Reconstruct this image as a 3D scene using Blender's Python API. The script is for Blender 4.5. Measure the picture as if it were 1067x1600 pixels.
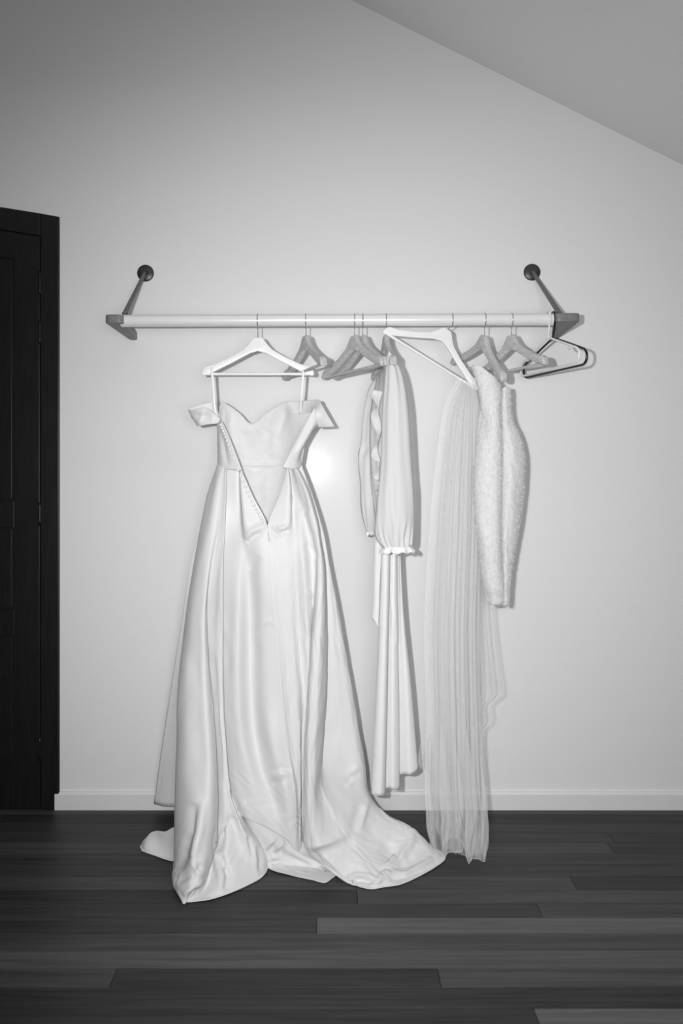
import bpy, bmesh, math, random
import numpy as np
from mathutils import Vector, Matrix

for o in list(bpy.data.objects):
    bpy.data.objects.remove(o, do_unlink=True)
scene = bpy.context.scene
COL = scene.collection
random.seed(7)
rng = np.random.default_rng(7)

# ------------------------------------------------------------------ camera, world, lights, exposure
F = 1067.0            # focal length in pixels of the 1067 x 1600 frame
VX, VY = 520.0, 740.0 # where the wall's normal meets the picture
CD = 2.92             # camera to wall
CH = 1.432            # camera height
cam = bpy.data.cameras.new('camera')
cam.sensor_fit = 'VERTICAL'; cam.sensor_height = 36.0; cam.sensor_width = 24.0
cam.lens = 36.0 * F / 1600.0
cam.shift_x = (533.5 - VX) / 1600.0
cam.shift_y = -(800.0 - VY) / 1600.0
cam.clip_start = 0.05
camo = bpy.data.objects.new('camera', cam); COL.objects.link(camo)
camo.location = (0, -CD, CH); camo.rotation_euler = (math.pi / 2, 0, 0)
scene.camera = camo

world = bpy.data.worlds.new('world'); scene.world = world; world.use_nodes = True
world.node_tree.nodes['Background'].inputs[0].default_value = (1, 1, 1, 1)
world.node_tree.nodes['Background'].inputs[1].default_value = 0.02

fl = bpy.data.lights.new('camera_flash', 'SPOT')
fl.energy = 190; fl.shadow_soft_size = 0.022
fl.spot_size = math.radians(98); fl.spot_blend = 1.0
flo = bpy.data.objects.new('camera_flash', fl); COL.objects.link(flo)
flo.location = (-0.165, -CD + 0.02, CH + 0.06)
flo.rotation_euler = (Vector((0.25, 0.0, 1.12)) - flo.location).to_track_quat('-Z', 'Y').to_euler()

room = bpy.data.lights.new('fill_light', 'POINT')       # unseen soft fill added behind the camera to lift the flash shadows
room.energy = 106; room.shadow_soft_size = 0.45
fillo = bpy.data.objects.new('fill_light', room); COL.objects.link(fillo)
fillo.location = (0.2, -3.35, 1.45)

lamp = bpy.data.lights.new('rod_highlight_strip', 'AREA')  # unseen long strip light added overhead for the highlight along the rod
lamp.shape = 'RECTANGLE'; lamp.size = 3.0; lamp.size_y = 0.07; lamp.energy = 1.9
lampo = bpy.data.objects.new('rod_highlight_strip', lamp); COL.objects.link(lampo)
lampo.location = (-0.55, -0.87, 2.97); lampo.rotation_euler = (math.radians(12), 0, 0)

vs = scene.view_settings
vs.view_transform = 'Standard'; vs.look = 'None'; vs.gamma = 1.0; vs.use_curve_mapping = False
vs.exposure = 0.0

# ------------------------------------------------------------------ measuring helpers
def P(px, py, d):
    """World point seen at a photo position, d metres in front of the wall."""
    k = (CD - d) / F
    return np.array(((px - VX) * k, -d, CH - (py - VY) * k))
def DF(py):
    """Distance from the wall of a floor point seen at photo row py."""
    return CD - CH * F / (py - VY)
def X(px, d): return (px - VX) * (CD - d) / F
def Z(py, d): return CH - (py - VY) * (CD - d) / F

# ------------------------------------------------------------------ materials
def new_mat(name):
    m = bpy.data.materials.new(name); m.use_nodes = True
    nt = m.node_tree
    return m, nt, nt.nodes['Principled BSDF']
def grey(v): return (v, v, v, 1)
def ramp_noise(nt, scale, lo, hi, vec_scale=(1, 1, 1), detail=6, rough=0.6, distortion=0.0, pos=(0.3, 0.7)):
    tc = nt.nodes.new('ShaderNodeTexCoord'); mp = nt.nodes.new('ShaderNodeMapping')
    mp.inputs['Scale'].default_value = vec_scale
    nz = nt.nodes.new('ShaderNodeTexNoise'); nz.inputs['Scale'].default_value = scale
    nz.inputs['Detail'].default_value = detail; nz.inputs['Roughness'].default_value = rough
    nz.inputs['Distortion'].default_value = distortion
    rp = nt.nodes.new('ShaderNodeValToRGB')
    rp.color_ramp.elements[0].position = pos[0]; rp.color_ramp.elements[1].position = pos[1]
    rp.color_ramp.elements[0].color = grey(lo); rp.color_ramp.elements[1].color = grey(hi)
    nt.links.new(tc.outputs['Object'], mp.inputs['Vector'])
    nt.links.new(mp.outputs['Vector'], nz.inputs['Vector'])
    nt.links.new(nz.outputs['Fac'], rp.inputs['Fac'])
    return rp, nz, mp
def bump(nt, b, height, strength, dist):
    bp = nt.nodes.new('ShaderNodeBump'); bp.inputs['Strength'].default_value = strength
    bp.inputs['Distance'].default_value = dist
    nt.links.new(height, bp.inputs['Height']); nt.links.new(bp.outputs['Normal'], b.inputs['Normal'])
def simple(name, lo, hi, rough, scale=20, vs_=(1, 1, 1), spec=0.5, metal=0.0, bmp=None):
    m, nt, b = new_mat(name)
    rp, nz, mp = ramp_noise(nt, scale, lo, hi, vs_)
    nt.links.new(rp.outputs['Color'], b.inputs['Base Color'])
    b.inputs['Roughness'].default_value = rough
    b.inputs['Specular IOR Level'].default_value = spec
    b.inputs['Metallic'].default_value = metal
    if bmp: bump(nt, b, nz.outputs['Fac'], bmp[0], bmp[1])
    return m

M = {}
M['wall'] = simple('wall_paint', 0.785, 0.80, 0.17, 60, spec=0.04, bmp=(0.05, 0.001))
M['ceiling'] = simple('ceiling_paint', 0.78, 0.80, 0.7, 60)
M['trim'] = simple('trim_paint', 0.76, 0.79, 0.4, 30)
M['door'] = simple('dark_door_timber', 0.006, 0.013, 0.45, 14, (8, 8, 0.6), spec=0.35, bmp=(0.2, 0.001))
M['black'] = simple('black_iron', 0.004, 0.008, 0.4, 40)
M['steel'] = simple('dull_steel', 0.5, 0.6, 0.3, 40, metal=1.0)
M['disc'] = simple('dark_metal', 0.05, 0.09, 0.42, 30, metal=0.6)
M['brace'] = simple('brace_timber', 0.10, 0.17, 0.5, 20, (6, 6, 1))
M['arm'] = simple('arm_timber', 0.13, 0.23, 0.5, 18, (7, 1, 7))
M['rod'] = simple('white_rod_lacquer', 0.73, 0.76, 0.28, 20, spec=0.8)
M['white_hanger'] = simple('white_hanger_lacquer', 0.82, 0.85, 0.35, 20)
M['white_plastic'] = simple('white_plastic', 0.76, 0.8, 0.35, 20)
M['black_plastic'] = simple('black_plastic', 0.010, 0.016, 0.3, 20)
M['hanger_wood'] = simple('hanger_wood', 0.42, 0.62, 0.5, 16, (2.0, 9, 9), bmp=(0.1, 0.0005))
M['strap'] = simple('strap_satin', 0.84, 0.87, 0.4, 20)
M['button'] = simple('button_satin', 0.80, 0.84, 0.35, 20)
M['lining'] = simple('lining_cotton', 0.69, 0.75, 0.75, 30, spec=0.2, bmp=(0.25, 0.002))
M['robe'] = simple('robe_satin', 0.79, 0.83, 0.55, 30, spec=0.3)
M['fur'] = simple('ivory_fur', 0.69, 0.77, 0.9, 60, spec=0.1, bmp=(0.6, 0.004))
M['fur_hair'] = simple('ivory_fur_hair', 0.71, 0.79, 0.8, 60, spec=0.1)

def satin():
    m, nt, b = new_mat('duchess_satin')
    rp, nz, mp = ramp_noise(nt, 3.0, 0.715, 0.745)
    nt.links.new(rp.outputs['Color'], b.inputs['Base Color'])
    b.inputs['Roughness'].default_value = 0.50
    b.inputs['Specular IOR Level'].default_value = 0.28
    tc = nt.nodes.new('ShaderNodeTexCoord')
    n2 = nt.nodes.new('ShaderNodeTexNoise'); n2.inputs['Scale'].default_value = 420
    n2.inputs['Detail'].default_value = 2
    nt.links.new(tc.outputs['Object'], n2.inputs['Vector'])
    bump(nt, b, n2.outputs['Fac'], 0.08, 0.001)
    return m
M['satin'] = satin()

def sheer(name, trans, col, streak=None, tlc=0.2, var=0.05):
    m = bpy.data.materials.new(name); m.use_nodes = True; nt = m.node_tree
    for n in list(nt.nodes): nt.nodes.remove(n)
    out = nt.nodes.new('ShaderNodeOutputMaterial')
    df = nt.nodes.new('ShaderNodeBsdfDiffuse'); df.inputs['Color'].default_value = grey(col)
    tl = nt.nodes.new('ShaderNodeBsdfTranslucent'); tl.inputs['Color'].default_value = grey(col)
    mx = nt.nodes.new('ShaderNodeMixShader'); mx.inputs[0].default_value = tlc
    nt.links.new(df.outputs[0], mx.inputs[1]); nt.links.new(tl.outputs[0], mx.inputs[2])
    tr = nt.nodes.new('ShaderNodeBsdfTransparent')
    m2 = nt.nodes.new('ShaderNodeMixShader')
    rp, nz, mp = ramp_noise(nt, 1.0, max(0, 1 - trans - var), 1 - trans + var, streak or (90, 90, 1.2), detail=3)
    nt.links.new(rp.outputs['Color'], m2.inputs[0])
    nt.links.new(tr.outputs[0], m2.inputs[1]); nt.links.new(mx.outputs[0], m2.inputs[2])
    nt.links.new(m2.outputs[0], out.inputs['Surface'])
    return m
M['tulle'] = sheer('veil_tulle', 0.71, 0.93, tlc=0.12)
M['tulle_inner'] = sheer('veil_tulle_inner', 0.73, 0.93, tlc=0.12)
M['chiffon'] = sheer('sleeve_chiffon', 0.30, 0.86, (40, 40, 4), tlc=0.12)

def plank_mat(name, lo, hi):
    m, nt, b = new_mat(name)
    tc = nt.nodes.new('ShaderNodeTexCoord'); mp = nt.nodes.new('ShaderNodeMapping')
    mp.inputs['Scale'].default_value = (1.6, 48, 48)
    oi = nt.nodes.new('ShaderNodeObjectInfo')
    va = nt.nodes.new('ShaderNodeVectorMath'); va.operation = 'ADD'
    ml = nt.nodes.new('ShaderNodeVectorMath'); ml.operation = 'SCALE'; ml.inputs['Scale'].default_value = 37.0
    nt.links.new(oi.outputs['Random'], ml.inputs[0])
    nt.links.new(tc.outputs['Object'], mp.inputs['Vector'])
    nt.links.new(mp.outputs['Vector'], va.inputs[0]); nt.links.new(ml.outputs['Vector'], va.inputs[1])
    nz = nt.nodes.new('ShaderNodeTexNoise'); nz.inputs['Scale'].default_value = 1.0
    nz.inputs['Detail'].default_value = 7; nz.inputs['Roughness'].default_value = 0.62
    nz.inputs['Distortion'].default_value = 0.8
    nt.links.new(va.outputs['Vector'], nz.inputs['Vector'])
    rp = nt.nodes.new('ShaderNodeValToRGB')
    rp.color_ramp.elements[0].position = 0.30; rp.color_ramp.elements[1].position = 0.70
    rp.color_ramp.elements[0].color = grey(lo); rp.color_ramp.elements[1].color = grey(hi)
    nt.links.new(nz.outputs['Fac'], rp.inputs['Fac'])
    nt.links.new(rp.outputs['Color'], b.inputs['Base Color'])
    b.inputs['Roughness'].default_value = 0.45
    b.inputs['Specular IOR Level'].default_value = 0.25
    bump(nt, b, nz.outputs['Fac'], 0.06, 0.001)
    return m
M['plank_dark'] = plank_mat('plank_dark', 0.016, 0.042)
M['plank_mid'] = plank_mat('plank_mid', 0.024, 0.056)
M['plank_light'] = plank_mat('plank_light', 0.036, 0.078)
M['plank_tan'] = plank_mat('plank_tan', 0.050, 0.105)
M['plank_pale'] = plank_mat('plank_pale', 0.075, 0.135)
M['subfloor'] = simple('subfloor', 0.008, 0.012, 0.8, 20)

# ------------------------------------------------------------------ object helpers
def link(name, me, mat=None, parent=None):
    ob = bpy.data.objects.new(name, me); COL.objects.link(ob)
    if mat is not None and not me.materials: me.materials.append(mat)
    if parent is not None: ob.parent = parent
    return ob
def empty(name, loc, label, cat, group=None):
    e = bpy.data.objects.new(name, None); COL.objects.link(e)
    e.location = loc; e.empty_display_size = 0.05
    e['label'] = label; e['category'] = cat
    if group: e['group'] = group
    return e
def mesh_from(name, verts, faces, smooth=True, org=(0, 0, 0)):
    me = bpy.data.meshes.new(name)
    ox, oy, oz = org
    me.from_pydata([(float(v[0]) - ox, float(v[1]) - oy, float(v[2]) - oz) for v in verts], [], faces)
    me.update()
    if smooth:
        me.polygons.foreach_set('use_smooth', [True] * len(me.polygons))
    return me
def box_mesh(name, x0, x1, y0, y1, z0, z1, bev=0.0, seg=2, org=(0, 0, 0)):
    bm = bmesh.new(); bmesh.ops.create_cube(bm, size=1.0)
    for v in bm.verts:
        v.co = Vector((x0 + (v.co.x + .5) * (x1 - x0) - org[0], y0 + (v.co.y + .5) * (y1 - y0) - org[1], z0 + (v.co.z + .5) * (z1 - z0) - org[2]))
    if bev: bmesh.ops.bevel(bm, geom=list(bm.edges), offset=bev, segments=seg, profile=0.5, affect='EDGES')
    bmesh.ops.recalc_face_normals(bm, faces=bm.faces)
    me = bpy.data.meshes.new(name); bm.to_mesh(me); bm.free()
    return me
def prism_mesh(name, poly, axis, a0, a1, bev=0.0, seg=2, smooth=False):
    """poly in 2D; axis 'x','y','z' is the extrusion axis from a0 to a1."""
    def mk(p, a):
        if axis == 'y': return (p[0], a, p[1])
        if axis == 'x': return (a, p[0], p[1])
        return (p[0], p[1], a)
    bm = bmesh.new()
    lo = [bm.verts.new(mk(p, a0)) for p in poly]; hi = [bm.verts.new(mk(p, a1)) for p in poly]
    n = len(poly)
    f0 = bm.faces.new(lo); f1 = bm.faces.new(hi[::-1])
    for i in range(n): bm.faces.new((lo[i], hi[i], hi[(i + 1) % n], lo[(i + 1) % n]))
    bmesh.ops.recalc_face_normals(bm, faces=bm.faces)
    if bev:
        es = [e for e in bm.edges if len(e.link_faces) == 2 and (f0 in e.link_faces or f1 in e.link_faces)]
        bmesh.ops.bevel(bm, geom=es, offset=bev, segments=seg, profile=0.5, affect='EDGES')
    me = bpy.data.meshes.new(name); bm.to_mesh(me); bm.free()
    if smooth:
        me.polygons.foreach_set('use_smooth', [True] * len(me.polygons))
        me.set_sharp_from_angle(angle=math.radians(40))
    return me
def tube_data(pts, r, seg=10, closed=False, caps=True):
    pts = [Vector(tuple(map(float, p))) for p in pts]
    n = len(pts); vs_, fs = [], []
    rr = r if hasattr(r, '__len__') else [r] * n
    up = None
    for i, p in enumerate(pts):
        a = pts[(i - 1) % n] if (closed or i > 0) else p
        b = pts[(i + 1) % n] if (closed or i < n - 1) else p
        t = (b - a).normalized()
        if up is None:
            up = Vector((0, 0, 1)) if abs(t.z) < 0.9 else Vector((1, 0, 0))
        s = t.cross(up).normalized(); up = s.cross(t).normalized()
        for k in range(seg):
            a_ = 2 * math.pi * k / seg
            vs_.append(p + (s * math.cos(a_) + up * math.sin(a_)) * rr[i])
    m = n if closed else n - 1
    for i in range(m):
        for k in range(seg):
            a = i * seg + k; b = i * seg + (k + 1) % seg
            c = ((i + 1) % n) * seg + (k + 1) % seg; d = ((i + 1) % n) * seg + k
            fs.append((a, b, c, d))
    if caps and not closed:
        fs.append(tuple(range(seg))[::-1]); fs.append(tuple((n - 1) * seg + k for k in range(seg)))
    return vs_, fs
def tube_mesh(name, pts, r, seg=10, closed=False, org=(0, 0, 0)):
    v, f = tube_data(pts, r, seg, closed)
    me = mesh_from(name, v, f, True, org)
    me.set_sharp_from_angle(angle=math.radians(60))
    return me

# ------------------------------------------------------------------ cloth helpers
def cr_chain(pts, ts):
    """Centripetal Catmull-Rom through pts, sampled at ts in [0, n-1] (segment index + fraction). pts: (n,...,3)"""
    pts = np.asarray(pts, float); n = len(pts)
    ext = np.concatenate([[2 * pts[0] - pts[1]], pts, [2 * pts[-1] - pts[-2]]])
    out = []
    for t in ts:
        i = min(int(t), n - 2); f = t - i
        p0, p1, p2, p3 = ext[i], ext[i + 1], ext[i + 2], ext[i + 3]
        def dl(a, b): return np.maximum(np.sqrt(np.linalg.norm(b - a, axis=-1, keepdims=True)), 1e-4)
        t0 = 0; t1 = t0 + dl(p0, p1); t2 = t1 + dl(p1, p2); t3 = t2 + dl(p2, p3)
        tt = t1 + (t2 - t1) * f
        A1 = (t1 - tt) / (t1 - t0) * p0 + (tt - t0) / (t1 - t0) * p1
        A2 = (t2 - tt) / (t2 - t1) * p1 + (tt - t1) / (t2 - t1) * p2
        A3 = (t3 - tt) / (t3 - t2) * p2 + (tt - t2) / (t3 - t2) * p3
        B1 = (t2 - tt) / (t2 - t0) * A1 + (tt - t0) / (t2 - t0) * A2
        B2 = (t3 - tt) / (t3 - t1) * A2 + (tt - t1) / (t3 - t1) * A3
        out.append((t2 - tt) / (t2 - t1) * B1 + (tt - t1) / (t2 - t1) * B2)
    return np.array(out)
def resample(line, nv):
    w = np.array([P(*p) for p in line])
    if len(w) == 2:
        t = np.linspace(0, 1, nv + 1)[:, None]
        return w[0] * (1 - t) + w[1] * t
    fine = cr_chain(w, np.linspace(0, len(w) - 1, 16 * (len(w) - 1) + 1))
    s = np.concatenate([[0], np.cumsum(np.linalg.norm(np.diff(fine, axis=0), axis=1))])
    t = np.linspace(0, s[-1], nv + 1)
    return np.stack([np.interp(t, s, fine[:, k]) for k in range(3)], axis=1)
def loft(lines, nv, nu, smooth=2):
    """Grid (U, V, 3) through the given fold lines."""
    L = np.array([resample(l, nv) for l in lines])          # (n, nv+1, 3)
    for _ in range(smooth):
        Q = L.copy(); Q[:, 1:-1] = (L[:, :-2] + 2 * L[:, 1:-1] + L[:, 2:]) / 4; L = Q
    n = len(L)
    ts = np.linspace(0, n - 1, nu * (n - 1) + 1)
    if n == 2:
        return np.array([L[0] * (1 - t) + L[1] * t for t in ts])
    return cr_chain(L, ts)
def grid_faces(U, V, off=0):
    return [(off + i * V + j, off + (i + 1) * V + j, off + (i + 1) * V + j + 1, off + i * V + j + 1)
            for i in range(U - 1) for j in range(V - 1)]
def grid_normals(G):
    du = np.gradient(G, axis=0); dv = np.gradient(G, axis=1)
    N = np.cross(dv, du); l = np.linalg.norm(N, axis=-1, keepdims=True)
    N = N / np.maximum(l, 1e-9)
    return N
def facing(N):
    s = np.where(N[..., 1:2] > 0, -1.0, 1.0)
    return N * s
def proj(G):
    k = F / (CD + G[..., 1])
    return VX + G[..., 0] * k, VY - (G[..., 2] - CH) * k
def stroke(G, pts, rad, amp, rad1=None):
    """Press or raise a crease along a polyline, as a sculpting stroke on the cloth (amp in metres)."""
    px, py = proj(G); N = facing(grid_normals(G))
    best = np.full(px.shape, 1e9); tt = np.zeros(px.shape)
    m = len(pts) - 1
    for i in range(m):
        ax, ay = pts[i]; bx, by = pts[i + 1]
        dx, dy = bx - ax, by - ay; q = dx * dx + dy * dy + 1e-9
        t = np.clip(((px - ax) * dx + (py - ay) * dy) / q, 0, 1)
        dd = np.hypot(px - ax - t * dx, py - ay - t * dy)
        tt = np.where(dd < best, (i + t) / m, tt); best = np.minimum(best, dd)
    fade = np.sin(np.clip(tt, 0, 1) * math.pi) ** 0.5
    w = np.exp(-(best / rad) ** 2) * fade
    return G + N * (w * amp)[..., None]
_ph = rng.uniform(0, 6.28, 64)
def wave(u, v, k):
    return np.sin(u * (3.1 + k) + 2.3 * np.sin(v * (1.7 + .3 * k) + _ph[k]) + _ph[k + 20]) * np.sin(v * (2.2 + .6 * k) + _ph[k + 40])
def clamp_floor(G, z=0.004):
    G[..., 2] = np.maximum(G[..., 2], z); return G
def cloth_obj(name, grids, mat, parent, thick=0.0016, weld=False):
    vs_, fs = [], []
    for G in grids:
        U, V = G.shape[:2]
        fs += grid_faces(U, V, len(vs_)); vs_ += list(G.reshape(-1, 3))
    me = mesh_from(name, vs_, fs, True, parent.location if parent else (0, 0, 0))
    if weld:
        bm = bmesh.new(); bm.from_mesh(me); bmesh.ops.remove_doubles(bm, verts=bm.verts, dist=0.0006)
        bmesh.ops.recalc_face_normals(bm, faces=bm.faces); bm.to_mesh(me); bm.free()
    ob = link(name, me, mat, parent)
    if thick:
        so = ob.modifiers.new('solidify', 'SOLIDIFY'); so.thickness = thick; so.offset = 0
    return ob

# ------------------------------------------------------------------ the room
def struct(ob): ob['kind'] = 'structure'; return ob
wall = struct(link('wall_back', box_mesh('wall_back', -4.2, 3.2, 0.0, 0.12, -0.05, 5.6), M['wall']))
# raked ceiling, rising to the left
cx0, cz0 = X(548, 0), Z(0, 0); cx1, cz1 = X(1067, 0), Z(258, 0)
sl = (cz1 - cz0) / (cx1 - cx0)
def cz(x): return cz0 + sl * (x - cx0)
xl, xr = -3.4, 3.2
cei = struct(link('ceiling', prism_mesh('ceiling', [(xl, cz(xl)), (xr, cz(xr)), (xr, cz(xr) + .12), (xl, cz(xl) + .12)], 'y', -3.6, 0.0), M['ceiling']))
# floor: sub-floor and separate boards
flr = struct(link('floor', box_mesh('floor', -4.2, 3.2, -3.6, 0.0, -0.05, -0.019), M['subfloor']))
PW = 0.0745; Z1 = 2.798
rows = {}
def row_bounds(k):   # k = 0 is the row whose far edge is at camera distance Z1
    return Z1 - PW * k, Z1 - PW * (k + 1)
# joints seen in the photograph: row -> list of (pixel x, pixel y), tones from left to right
fixed = {
    1: ([(955, 1309)], ['mid', 'dark']),
    2: ([(954, 1326)], ['light', 'dark']),
    5: ([(896, 1377)], ['light', 'dark']),
    6: ([(558, 1399)], ['dark', 'light']),
    7: ([(843, 1416)], ['mid', 'light']),
    8: ([(495, 1442)], ['mid', 'pale']),
    9: ([(-200, 1467)], ['mid', 'light']), 10: ([(1250, 1493)], ['tan', 'mid']), 0: ([(1400, 1294)], ['mid', 'mid']), 3: ([(1280, 1343)], ['mid', 'dark']), 4: ([(-120, 1360)], ['dark', 'mid']),
    11: ([(177, 1522), (686, 1522)], ['light', 'dark', 'light']),
    12: ([(-260, 1553)], ['dark', 'dark']),
    13: ([(840, 1585)], ['dark', 'pale']),
}
r_ = random.Random(11)
for k in range(-2, 20):
    z0, z1 = row_bounds(k)
    z0 = min(z0, CD)
    if z0 - z1 < 0.004: continue
    y0, y1 = -(CD - z1), -(CD - z0)
    if k in fixed:
        js = [(jx - VX) / F * ((z0 + z1) / 2) for jx, jy in fixed[k][0]]; tones = list(fixed[k][1])
    else:
        js = [r_.uniform(-2.2, -0.9) if k % 2 else r_.uniform(1.2, 2.0)]; tones = [r_.choice(['dark', 'mid', 'mid', 'light']) for _ in range(2)]
    while js and js[0] > -1.2 or not js:
        nx = min((js[0] if js else 2.4) - r_.uniform(1.7, 2.6), -1.55); js.insert(0, nx); tones.insert(0, tones[0] if tones else 'mid')
    while js[-1] < 0.9:
        js.append(max(js[-1] + r_.uniform(1.5, 2.2), 1.55)); tones.append(tones[-1])
    edges = [-4.2] + js + [3.2]
    while len(tones) < len(edges) - 1: tones.append('mid')
    for i in range(len(edges) - 1):
        a, b = edges[i], edges[i + 1]
        if b - a < 0.05: continue
        c = ((a + b) / 2, (y0 + y1) / 2, -0.019)
        g = 0.0007
        me = box_mesh('floor_plank', a + g, b - g, y0 + g, y1 - g, -0.019, 0.0 + r_.uniform(-0.0004, 0.0), 0.0008, 1, c)
        ob = link('floor_plank', me, M['plank_' + tones[i]], flr); ob.location = c
# near part of the floor that the camera stands on
yn = -(CD - row_bounds(19)[1])
for i in range(14):
    y1 = yn - i * PW; y0 = y1 - PW
    if y0 < -3.6: break
    jx = r_.uniform(-1.5, 1.5)
    for a, b in ((-4.2, jx), (jx, 3.2)):
        c = ((a + b) / 2, (y0 + y1) / 2, -0.019)
        ob = link('floor_plank', box_mesh('floor_plank', a + .0007, b - .0007, y0 + .0007, y1 - .0007, -0.019, 0, 0.0008, 1, c), M['plank_' + r_.choice(['dark', 'mid', 'light'])], flr); ob.location = c

# baseboard with chamfered top
bx0 = X(89, 0.0)
bb = struct(link('baseboard_back', prism_mesh('baseboard_back', [(0, 0), (-0.016, 0), (-0.016, 0.066), (-0.009, 0.0745), (0, 0.0745)], 'x', bx0 - 0.004, 3.2), M['trim']))

# arched dark timber door with casing
dxr = X(94, 0.0)               # outer right edge of the casing
dxc = dxr - 1.20; ARR = 6.6    # arch centre line and radius
ztop = Z(338.5, 0.012)
def arch(x, off=0.0):          # height of the arch edge, off metres inside the outer edge
    R = ARR - off
    zc = ztop - math.sqrt(ARR ** 2 - (dxr - dxc) ** 2)
    return zc + math.sqrt(R ** 2 - (x - dxc) ** 2)
door = struct(bpy.data.objects.new('door_1', None)); COL.objects.link(door); door.location = (dxc, 0, 0)
def dpoly(name, poly, y0, y1, mat=None, bev=0.0, par=None):
    me = prism_mesh(name, [(x - dxc, z) for x, z in poly], 'y', y0, y1, bev)
    return link(name, me, mat or M['door'], par or door)
CW = 0.079
def arch_band(x0, x1, o0, o1, n=14):
    xs = [x0 + (x1 - x0) * i / n for i in range(n + 1)]
    return [(x, arch(x, o0)) for x in xs] + [(x, arch(x, o1)) for x in xs[::-1]]
dxl = 2 * dxc - dxr
for s in (1, -1):
    xo = dxc + s * (dxr - dxc); xi = xo - s * CW
    poly = [(xo, 0.0), (xo, arch(xo)), (xi, arch(xi)), (xi, 0.0)]
    dpoly('casing', poly, -0.014, 0.0, bev=0.004)
dpoly('jamb', arch_band(dxl + .02, dxr - .02, 0.02, 0.25, 10), -0.0012, -0.0001)
for s in (1, -1):
    xo = dxc + s * (dxr - dxc - .02)
    dpoly('jamb', [(xo, 0.0), (xo, 2.3), (xo - s * .16, 2.3), (xo - s * .16, 0.0)], -0.0012, -0.0001)
dpoly('jamb', [(dxc - .06, 0.0), (dxc - .06, 2.3), (dxc + .06, 2.3), (dxc + .06, 0.0)], -0.0012, -0.0001)
dpoly('casing_head', arch_band(dxl + CW, dxr - CW, 0.0, 0.095), -0.014, 0.0, bev=0.003)
for s in (1, -1):
    lx0 = dxc + s * 0.003; lx1 = dxc + s * (dxr - dxc - CW - 0.004)
    a, b = min(lx0, lx1), max(lx0, lx1)
    off = 0.10
    leaf = dpoly('door_leaf', [(a, 0.0005)] + [(a + (b - a) * i / 10, arch(a + (b - a) * i / 10, off)) for i in range(11)] + [(b, 0.0005)], -0.004, -0.0005)
    st = 0.108
    for e in ((a, a + st), (b - st, b)):
        pl = [(e[0], 0.0005), (e[0], arch(e[0], off)), (e[1], arch(e[1], off)), (e[1], 0.0005)]
        dpoly('stile', pl, -0.013, -0.0042, par=leaf, bev=0.002)
    rails = [(Z(783, 0), Z(823.5, 0)), (Z(952, 0), Z(992, 0)), (Z(1188, 0), 0.0005)]
    for zt, zb in rails:
        dpoly('rail', [(a + st, zb), (a + st, zt), (b - st, zt), (b - st, zb)], -0.0125, -0.0042, par=leaf, bev=0.002)
    dpoly('top_rail', arch_band(a + st, b - st, off, off + 0.11), -0.0125, -0.0042, par=leaf, bev=0.002)
    zs = [(arch((a + b) / 2, off + .11) - 0.04, rails[0][0]), (rails[0][1], rails[1][0]), (rails[1][1], rails[2][0])]
    for zt, zb in zs:
        dpoly('panel', [(a + st + .012, zb + .012), (a + st + .012, zt - .012), (b - st - .012, zt - .012), (b - st - .012, zb + .012)], -0.0075, -0.0042, par=leaf, bev=0.002)
    hx = dxc + s * (dxr - dxc - CW - 0.002)
    for py in (443, 520, 803, 1168):
        zc = Z(py, 0)
        v, f = tube_data([(hx - dxc, -0.014, zc - .05 + .02 * i) for i in range(6)], 0.0055, 10)
        link('hinge', mesh_from('hinge', v, f), M['black'], door)

# ------------------------------------------------------------------ clothes rail
RD = 0.30                                     # rod distance from the wall
rzl = Z(501.5, RD); rzr = Z(499.2, RD)
rxl, rxr = X(190, RD), X(866, RD)
def rod_z(x): return rzl + (rzr - rzl) * (x - rxl) / (rxr - rxl)
RR = 0.0232
rail = empty('clothes_rail', ((rxl + rxr) / 2, -RD, rod_z((rxl + rxr) / 2)), 'long white clothes rod on wooden end arms fixed to the wall', 'clothes rail')
ro = rail.location
link('rod', tube_mesh('rod', [(rxl, -RD, rzl), (rxl + .3, -RD, rod_z(rxl + .3)), (0, -RD, rod_z(0)), (rxr - .3, -RD, rod_z(rxr - .3)), (rxr, -RD, rzr)], RR, 48, org=ro), M['rod'], rail)
def round_poly(poly, r, n=5):
    out = []
    m = len(poly)
    for i in range(m):
        p = Vector(poly[i]); a = Vector(poly[i - 1]); b = Vector(poly[(i + 1) % m])
        da = (a - p); db = (b - p)
        ra = min(r, da.length * .45); rb = min(r, db.length * .45)
        p0 = p + da.normalized() * ra; p1 = p + db.normalized() * rb
        for k in range(n + 1):
            t = k / n
            q = p0 * (1 - t) ** 2 + p * 2 * t * (1 - t) + p1 * t * t
            out.append((q.x, q.y))
    return out
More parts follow.
